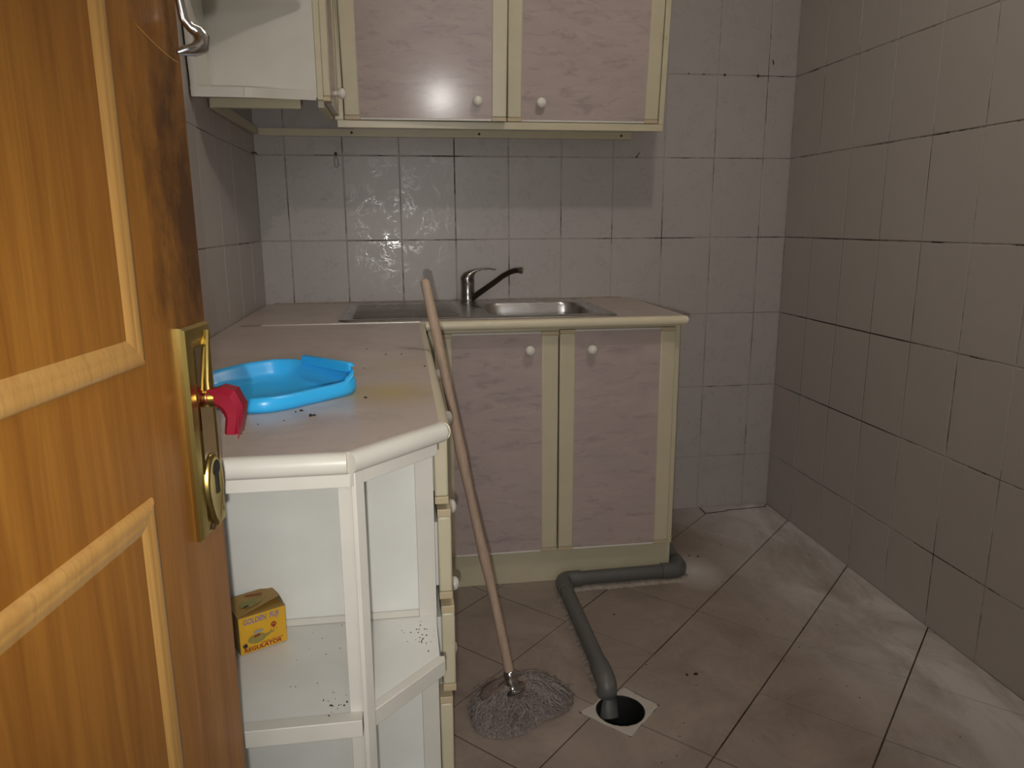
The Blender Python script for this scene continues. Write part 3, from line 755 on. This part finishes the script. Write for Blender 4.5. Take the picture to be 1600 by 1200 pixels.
def mat_yarn():
    n = N('grey_mop_yarn'); v = n.pos()
    c = n.mix(n.noise(v, 22, 4), (.125, .098, .085), (.30, .255, .235))
    n.base(n.mix(n.ramp(n.noise(v, 160, 2), [(.45, 0.0), (.6, .6)]), c, (.36, .315, .29))); return n.set(.95, 0, .1)
M['yarn'] = mat_yarn()
M['cloth'] = plain('brown_mop_band', (.20, .145, .115), .9, 0, .25, 40)
hc = Vector((-1.270, -1.205, 0))
ys = MB()
def lobe(a):     # reach of the head in each direction
    return .105+.016*math.sin(2*a+.5)+.012*math.sin(3*a+1.2)
def mound(rr_, a): return (.058+.007*math.sin(2*a+.6)+.004*math.sin(5*a))*(1-(rr_)**2.6)+.005
rg_ = []
for rr_ in (1.0, .97, .85, .7, .5, .3, .1, .01):
    rg_.append([(hc.x+math.cos(a)*lobe(a)*rr_*1.16, hc.y+math.sin(a)*lobe(a)*rr_*.95, .001 if rr_ == 1.0 else mound(rr_, a)*.85) for a in [2*math.pi*k/36 for k in range(36)]])
ys.rings(rg_)
for k in range(420):
    a = random.uniform(0, 2*math.pi); top = B0-D0*.02
    reach = lobe(a)*random.uniform(.75, 1.06); dz = random.uniform(-.004, .008); sw = random.uniform(-.9, .9)
    pts = []
    r0 = random.uniform(.0, .45); n = 9
    for i in range(n):
        t = i/(n-1); rr_ = r0+(1-r0)*t
        aa = a+sw*.42*math.sin(t*2.6)+.10*math.sin(t*11+k)
        x = hc.x+math.cos(aa)*reach*rr_*1.16; y = hc.y+math.sin(aa)*reach*rr_*.95
        lump = .010*math.sin(aa*4+1)*math.sin(rr_*7+aa*2)
        z = mound(min(rr_*.99, 1), a)+lump*(1-t**3)+dz*(1-t)+.003+.004*math.sin(t*8+k)*(1-t)
        pts.append((x, y, max(.0025, z)))
    ys.tube(pts, [.0016]+[.0021]*(n-2)+[.0012], 4)
for k in range(170):   # stray curls lying on top
    a = random.uniform(0, 6.28); rr_ = random.uniform(.25, .98); c0 = Vector((hc.x+math.cos(a)*lobe(a)*rr_*1.14, hc.y+math.sin(a)*lobe(a)*rr_*.94, mound(min(rr_, .98), a)+.006))
    q = random.uniform(.008, .022); a0 = random.uniform(0, 6.28); sp_ = random.uniform(2.5, 5)
    ys.tube([(c0.x+q*math.cos(a0+sp_*t), c0.y+q*math.sin(a0+sp_*t), max(.003, c0.z+.006*math.sin(3*t+k))) for t in [i/7 for i in range(8)]], .0013, 4)
stuff(ys.build('yarn', M['yarn'], mp_, smooth=True, angle=80))
band = MB(); rg_ = []
for rr_, zz in ((1.0, .060), (.98, .074), (.6, .083), (.3, .088), (.25, .086)):
    rg_.append([(B0.x+.004+math.cos(a)*.070*rr_*(1.15 if math.cos(a) < 0 else .85)+math.sin(a)*.008, B0.y+.022+math.sin(a)*.030*rr_-.004*math.cos(a), zz-.022*abs(math.cos(a))**2*rr_+.006*math.sin(a*3)) for a in [2*math.pi*k/24 for k in range(24)]])
band.rings(rg_).build('yarn_band', M['cloth'], mp_, smooth=True, angle=80)

# ------------------------------------------------------------------ blue dustpan
dp_ = thing('dustpan', (-1.73, -1.56, .90), 'glossy blue plastic dustpan lying on the marbled worktop', 'dustpan')
OUT = [(-1.868, -1.482, .75), (-1.832, -1.447, .95), (-1.797, -1.414, 1), (-1.764, -1.392, 1), (-1.730, -1.395, 1), (-1.697, -1.421, 1), (-1.662, -1.458, .95), (-1.634, -1.489, .85), (-1.616, -1.515, .75), (-1.611, -1.540, .7), (-1.620, -1.564, .65), (-1.646, -1.590, .6), (-1.677, -1.620, .6), (-1.706, -1.648, .6), (-1.736, -1.664, .6), (-1.768, -1.660, .55), (-1.797, -1.634, .5), (-1.822, -1.597, .3), (-1.846, -1.548, .15), (-1.862, -1.512, .3)]
def catmull(L, n=3):
    out = []
    for i in range(len(L)):
        p0, p1, p2, p3 = [Vector(L[(i+k-1) % len(L)]) for k in range(4)]
        for j in range(n):
            t = j/n; out.append(.5*(2*p1+(p2-p0)*t+(2*p0-5*p1+4*p2-p3)*t*t+(3*p1-p0-3*p2+p3)*t**3))
    return out
OC = catmull(OUT); no = len(OC)
def dring(ins, z0, z1):
    r_ = []
    for i, v in enumerate(OC):
        t = OC[(i+1) % no]-OC[i-1]; nr = Vector((-t.y, t.x)); nr.normalize()
        inward = -1 if nr.dot(Vector((v.x+1.735, v.y+1.56))) > 0 else 1
        h = z0+(z1-z0)*max(0, min(1, v.z))
        r_.append((v.x+nr.x*inward*ins, v.y+nr.y*inward*ins, h))
    return r_
HR = .037
cen = (-1.742, -1.535)
def scaled(r_, k, z): return [(cen[0]+(x-cen[0])*k, cen[1]+(y-cen[1])*k, z) for x, y, _ in r_]
r0 = dring(.024, .9040, .9085)
MB().rings([scaled(r0, .35, .9035), scaled(r0, .75, .9036), r0, dring(.015, .905, .918), dring(.008, .9055, .90+HR*.82), dring(.003, .906, .90+HR*.97), dring(0, .9065, .90+HR), dring(-.004, .906, .90+HR*.94), dring(-.007, .905, .90+HR*.72), dring(-.008, .903, .90+HR*.38), dring(-.005, .901, .9015), dring(.006, .9006, .9006), scaled(r0, .5, .9006)], True, True).build('pan', M['blue'], dp_, smooth=True, angle=75)
# raised grip along the rear right rim
HA, HB = Vector((-1.706, -1.420, .9380)), Vector((-1.611, -1.545, .9430))
ax = (HB-HA).normalized(); nx = Vector((-ax.y, ax.x, 0)).normalized()
if nx.dot(Vector((1, 1, 0))) < 0: nx = -nx
sec = [(-.004, -.006), (-.004, .009), (-.001, .0105), (.004, .0105), (.011, .008), (.012, .005), (.004, .0065), (.0005, .0055), (.0003, -.006)]
rr = []
for t, k in ((0, .9), (.02, 1), (.5, 1), (.95, 1), (.99, .75), (1.0, .5)):
    c = HA+(HB-HA)*t; rr.append([c+nx*a*k+Vector((0, 0, b*k)) for a, b in sec])
MB().rings(rr).build('grip', M['blue'], dp_, bevel=0, smooth=True, angle=40)
rr = []
for a, b, c in ((-1.660, -1.474, .932), (-1.636, -1.502, .932), (-1.618, -1.530, .934), (-1.612, -1.545, .934), (-1.613, -1.556, .929), (-1.622, -1.566, .922)):
    rr.append([(a+.006*math.cos(t), b+.006*math.sin(t), c+.007*math.sin(t+.6)) for t in [2*math.pi*k/10 for k in range(10)]])
MB().rings(rr).build('grip_bridge', M['blue'], dp_, smooth=True, angle=70)

# ------------------------------------------------------------------ yellow carton
def mat_card(name, c, k=.14):
    n = N(name); v = n.pos(); n.base(n.mix(n.noise(v, 26, 4, .6), mul(c, 1-k), mul(c, 1+k))); return n.set(.42, 0, .4)
M['card'] = mat_card('yellow_card', (.66, .36, .022)); M['cardbrown'] = mat_card('scuffed_brown_card', (.34, .20, .045), .3)
M['inkred'] = plain('dark_red_ink', (.26, .025, .015), .5); M['inklilac'] = plain('lilac_ink', (.15, .145, .36), .5)
M['inkolive'] = plain('olive_ink', (.26, .22, .05), .5, 0, .3, 90); M['inkblack'] = plain('black_ink', (.03, .018, .012), .5); M['inkgrey'] = plain('grey_ink', (.30, .27, .25), .5)
bx = thing('carton', (-1.765, -1.66, .5035), 'small yellow regulator box with worn brown top on the white shelf', 'box')
BL, BR = Vector((-1.798, -1.695, .5035)), Vector((-1.7305, -1.657, .5035))
eu_ = (BR-BL); BW = eu_.length; eu_.normalize(); ev = Vector((-eu_.y, eu_.x, 0)); BH = .0655; BD = .066
def BP(u, v, z): return BL+eu_*u+ev*v+Vector((0, 0, z))
body = MB().poly([BP(0,0,0), BP(BW,0,0), BP(BW,BD,0), BP(0,BD,0), BP(.0,-.001,BH), BP(BW,-.001,BH*.985), BP(BW-.001,BD,BH), BP(.001,BD,BH)],
          [(0,3,2,1),(0,1,5,4),(1,2,6,5),(2,3,7,6),(3,0,4,7),(4,5,6,7)]).build('body', M['cardbrown'], bx, bevel=.0006)
MB().poly([BP(.0006,-.0004,.0006), BP(BW-.0006,-.0004,.0006), BP(BW-.0006,-.0014,BH-.0012), BP(.0006,-.0014,BH-.0006)], [(0,1,2,3)]).build('front_face', M['card'], body)
lid = MB().poly([BP(-.0005,.001,BH+.0005), BP(BW*.98,.020,BH+.0085), BP(BW+.0005,BD,BH+.0065), BP(0,BD+.001,BH+.004), BP(-.0005,.001,BH+.0012), BP(BW*.98,.020,BH+.0093), BP(BW+.0005,BD,BH+.0073), BP(0,BD+.001,BH+.0048)],
          [(0,3,2,1),(0,1,5,4),(1,2,6,5),(2,3,7,6),(3,0,4,7),(4,5,6,7)]).build('lid', M['cardbrown'], bx)
MB().poly([BP(BW*.98,.020,BH+.0085), BP(BW+.0005,BD,BH+.0065), BP(BW+.0005,BD,BH-.001), BP(BW,.004,BH-.001)], [(0,1,2,3)]).build('side_flap', M['inkgrey'], bx)
def text(s, u, z, h, mat, wide, slant=0.0, bold=0.0):
    cu = bpy.data.curves.new('lettering', 'FONT'); cu.body = s; cu.size = 1; cu.resolution_u = 3; cu.offset = bold
    to = bpy.data.objects.new('lettering_tmp', cu); C.objects.link(to)
    bpy.context.view_layer.update()
    me = bpy.data.meshes.new_from_object(to.evaluated_get(bpy.context.evaluated_depsgraph_get()))
    bpy.data.objects.remove(to)
    xs = [v.co.x for v in me.vertices]; ys_ = [v.co.y for v in me.vertices]
    x0, x1, y0, y1 = min(xs), max(xs), min(ys_), max(ys_)
    o0 = Vector(bx.location)
    for v in me.vertices:
        a = (v.co.x-x0)/(x1-x0)*wide+slant*(v.co.y-y0)/(y1-y0); b = (v.co.y-y0)/(y1-y0)*h
        zz = z+b; v.co = BP(u+a, -.0008-.001*zz/BH-.0005, zz)-o0
    me.materials.clear(); me.materials.append(mat)
    o = bpy.data.objects.new('lettering', me); C.objects.link(o); o.parent = body; return o
text('GOLDEN  FUJI', .0068, .0485, .0128, M['inklilac'], .0580, .001, .012)
text('REGULATOR', .0055, .0030, .0072, M['inkred'], .0625, .001, .03)
text('NGR 101 LP.S', .035, .0105, .0030, M['inkred'], .035, .001, .01)
def patch(pts, mat, name, lift=.0006):
    MB().poly([BP(u, -.0008-.001*z/BH-lift, z) for u, z in pts], [tuple(range(len(pts)))]).build(name, mat, body)
ell = lambda u, z, a, b, n=18: [(u+a*math.cos(2*math.pi*k/n), z+b*math.sin(2*math.pi*k/n)) for k in range(n)]
patch(ell(.0275, .0225, .0150, .0082), M['inkolive'], 'printed_picture')
patch([(.028, .026), (.046, .026), (.052, .0285), (.0545, .0262), (.046, .0215), (.030, .0180)], M['inkolive'], 'printed_picture', .0007)
patch(ell(.0305, .0345, .0085, .0030), M['inkgrey'], 'printed_picture', .0008)
patch([(.0225, .0285), (.0325, .0300), (.0330, .0265), (.0230, .0250)], M['inkred'], 'printed_picture', .0009)
patch([(.0035, .0165), (.0098, .0200), (.0125, .0130), (.0062, .0105)], M['inkblack'], 'printed_picture', .0009)
patch([(.0470, .0255), (.0570, .0275), (.0572, .0258), (.0470, .0235)], M['inkolive'], 'printed_picture', .0008)
patch(ell(.0560, .0385, .0046, .0046), M['inkred'], 'printed_emblem'); patch(ell(.0545, .0392, .0012, .0010, 8), M['card'], 'printed_emblem', .0008); patch(ell(.0577, .0395, .0012, .0010, 8), M['card'], 'printed_emblem', .0008); patch([(.0530, .0350), (.0590, .0350), (.0560, .0322)], M['inkred'], 'printed_emblem')
for u in (.0510, .0558, .0606): patch(ell(u, .0300, .0009, .0007, 8), M['inkred'], 'printed_emblem')
def lidp(u, v): return BP(u, v, 0)+Vector((0, 0, BH+.0012+.0076*(u/BW)*min(1, v/.02)+.0036*(v/BD)*(1-u/BW)-.0018*(u/BW)*max(0, (v-.02)/(BD-.02))+.0006))
def lpatch(pts, mat): MB().poly([lidp(u, v) for u, v in pts], [tuple(range(len(pts)))]).build('printed_picture', mat, lid)
lpatch(ell(.030, .030, .017, .012), M['inkolive']); lpatch(ell(.0215, .0235, .005, .003, 10), M['inkblack']); lpatch([(.034, .019), (.046, .026), (.044, .029), (.032, .022)], M['inkblack']); lpatch([(.030, .056), (.055, .046), (.058, .050), (.032, .060)], M['inkred'])

# ------------------------------------------------------------------ crumbs, nails and other small things
def crumbs(name, spots, z, label, cat):
    mb = MB()
    for x, y, r in spots:
        n = 5; a0 = random.uniform(0, 6); f = random.uniform(.6, 1.5)
        mb.rings([[(x+r*f*math.cos(a0+6.283*k/n), y+r*math.sin(a0+6.283*k/n), z) for k in range(n)], [(x+r*.5*math.cos(a0+6.283*k/n), y+r*.5*math.sin(a0+6.283*k/n), z+r*.7) for k in range(n)]])
    o = stuff(mb.build(name, M['crumb'], origin=(spots[0][0], spots[0][1], z))); return tag(o, label, cat)
g = random.gauss
sp1 = [(g(-1.505, .018), g(-1.672, .03), random.uniform(.0006, .0016)) for _ in range(38)]+[(g(-1.545, .03), g(-1.72, .03), random.uniform(.0006, .0018)) for _ in range(20)]+[(g(-1.632, .012), g(-1.845, .012), random.uniform(.0008, .0020)) for _ in range(16)]+[(random.uniform(-1.72, -1.64), random.uniform(-1.82, -1.62), .0009) for _ in range(10)]
sp1 = [q for q in sp1 if not (q[0] > -1.482 or (q[0] > -1.60 and q[1] < -1.74+(-1.49-q[0])*1.05))]
crumbs('crumbs', sp1, .5028, 'dark mouse droppings and grit scattered on the open white shelf', 'dirt')
sp2 = [(-1.586, -1.588, .0032), (-1.664, -1.697, .0045), (-1.659, -1.695, .0030), (-1.690, -1.668, .002), (-1.682, -1.662, .003), (-1.478, -1.32, .0022), (-1.560, -1.16, .002), (-1.525, -1.165, .002), (-1.605, -1.08, .0018), (-1.60, -1.32, .0016), (-1.70, -1.72, .0014), (-1.735, -1.735, .0014), (-1.615, -1.52, .0015), (-1.60, -1.55, .0012)]
crumbs('crumbs', sp2, .9001, 'few dark crumbs on the marbled worktop in front of the blue dustpan', 'dirt')
sp3 = [(random.uniform(-1.35, -.25), random.uniform(-1.6, -.15), random.uniform(.0008, .0022)) for _ in range(90)]+[(-.905, -.80, .004), (-.80, -1.135, .005), (-.775, -1.135, .006), (-.52, -.44, .004), (-.49, -.45, .004)]
sp3 = [q for q in sp3 if not (-1.45 < q[0] < -.60 and q[1] > -.56) and (Vector(q[:2])-DC).length > .14 and not (-1.08 < q[0] < -.56 and q[1] > -.68) and not (-1.11 < q[0] < -.97 and q[1] > -1.35) and not (-1.46 < q[0] < -1.10 and -1.40 < q[1] < -1.0)]
crumbs('crumbs', sp3, .0003, 'dark specks of grit scattered over the floor tiles', 'dirt')

def nail(x, z, label, y=0.0, ax=(0, -1, 0), r=.0035, tip=None, group=None):
    o = Vector((x, y, z)) if y is not None else None
    mb = MB().lathe([(r*.6, -.001), (r*.55, .004), (r*1.3, .0045), (r*1.2, .0065), (.0001, .007)], o, ax, 8)
    if tip: mb.tube([o+Vector((0, -.004, 0)), o+Vector(tip)*.5+Vector((0, -.009, 0)), o+Vector(tip)+Vector((0, -.006, 0))], .0016, 6)
    return tag(mb.build('nail', M['screw'], origin=o), label, 'nail', group)
NG = 'nails and plugs in the back wall'
nail(-.157, 1.7265, 'dark wall plug in the upper tile joint near the corner', r=.0045, group=NG)
nail(-.290, 1.727, 'dark plug where two upper tile joints cross beside the wall cupboard', r=.0035, group=NG)
nail(-.372, 1.728, 'tiny dark nail in the upper joint between two others', r=.002, group=NG)
nail(-.432, 1.729, 'tiny dark nail in the upper joint nearest the wall cupboard', r=.002, group=NG)
nail(-.098, 1.770, 'thin bent nail above the upper tile joint near the corner', r=.0018, tip=(-.006, 0, .014), group=NG)
nail(-.625, 1.4285, 'short black bent nail below the wall cupboard end', r=.0025, tip=(.012, 0, .016), group=NG)
hn = thing('wire_hook', (-1.735, -.002, 1.432), 'rusty nail with a thin wire loop on the tiles left of the sink', 'hook')
MB().lathe([(.003, -.001), (.003, .006), (.0055, .007), (.005, .010), (.0001, .0105)], (-1.735, 0, 1.432), (0, -1, 0), 8).build('nail', M['screw'], hn)
MB().tube([(-1.736, -.006, 1.430), (-1.742, -.006, 1.405), (-1.740, -.006, 1.388), (-1.733, -.006, 1.384), (-1.727, -.006, 1.390), (-1.729, -.006, 1.410), (-1.733, -.006, 1.430)], .0010, 6).build('wire_loop', M['screw'], hn)
tag(MB().tube([(XL, -.045, 1.430), (XL+.008, -.035, 1.431), (XL+.010, -.012, 1.429)], .0022, 6).build('nail', M['screw'], origin=(XL, -.045, 1.43)), 'bent rusty nail in the left wall by the corner', 'nail')
# broken strip of tile lying against the foot of the back wall
bs = MB().prism([(-.304, -.069), (-.203, -.056), (-.198, -.047), (-.018, -.034), (-.004, -.006), (-.304, -.003)], .0002, .0010)
bg = bs
bs = MB().prism([(-.300, -.062), (-.205, -.050), (-.200, -.042), (-.020, -.030), (-.008, -.008), (-.300, -.004)], 0.0008, .006)
bt = tag(bs.build('tile_strip', M['floor'], origin=(-.15, -.03, 0)), 'loose broken strip of floor tile at the foot of the back wall', 'tile piece')
bg.build('dark_gap', M['floor_grout'], bt)
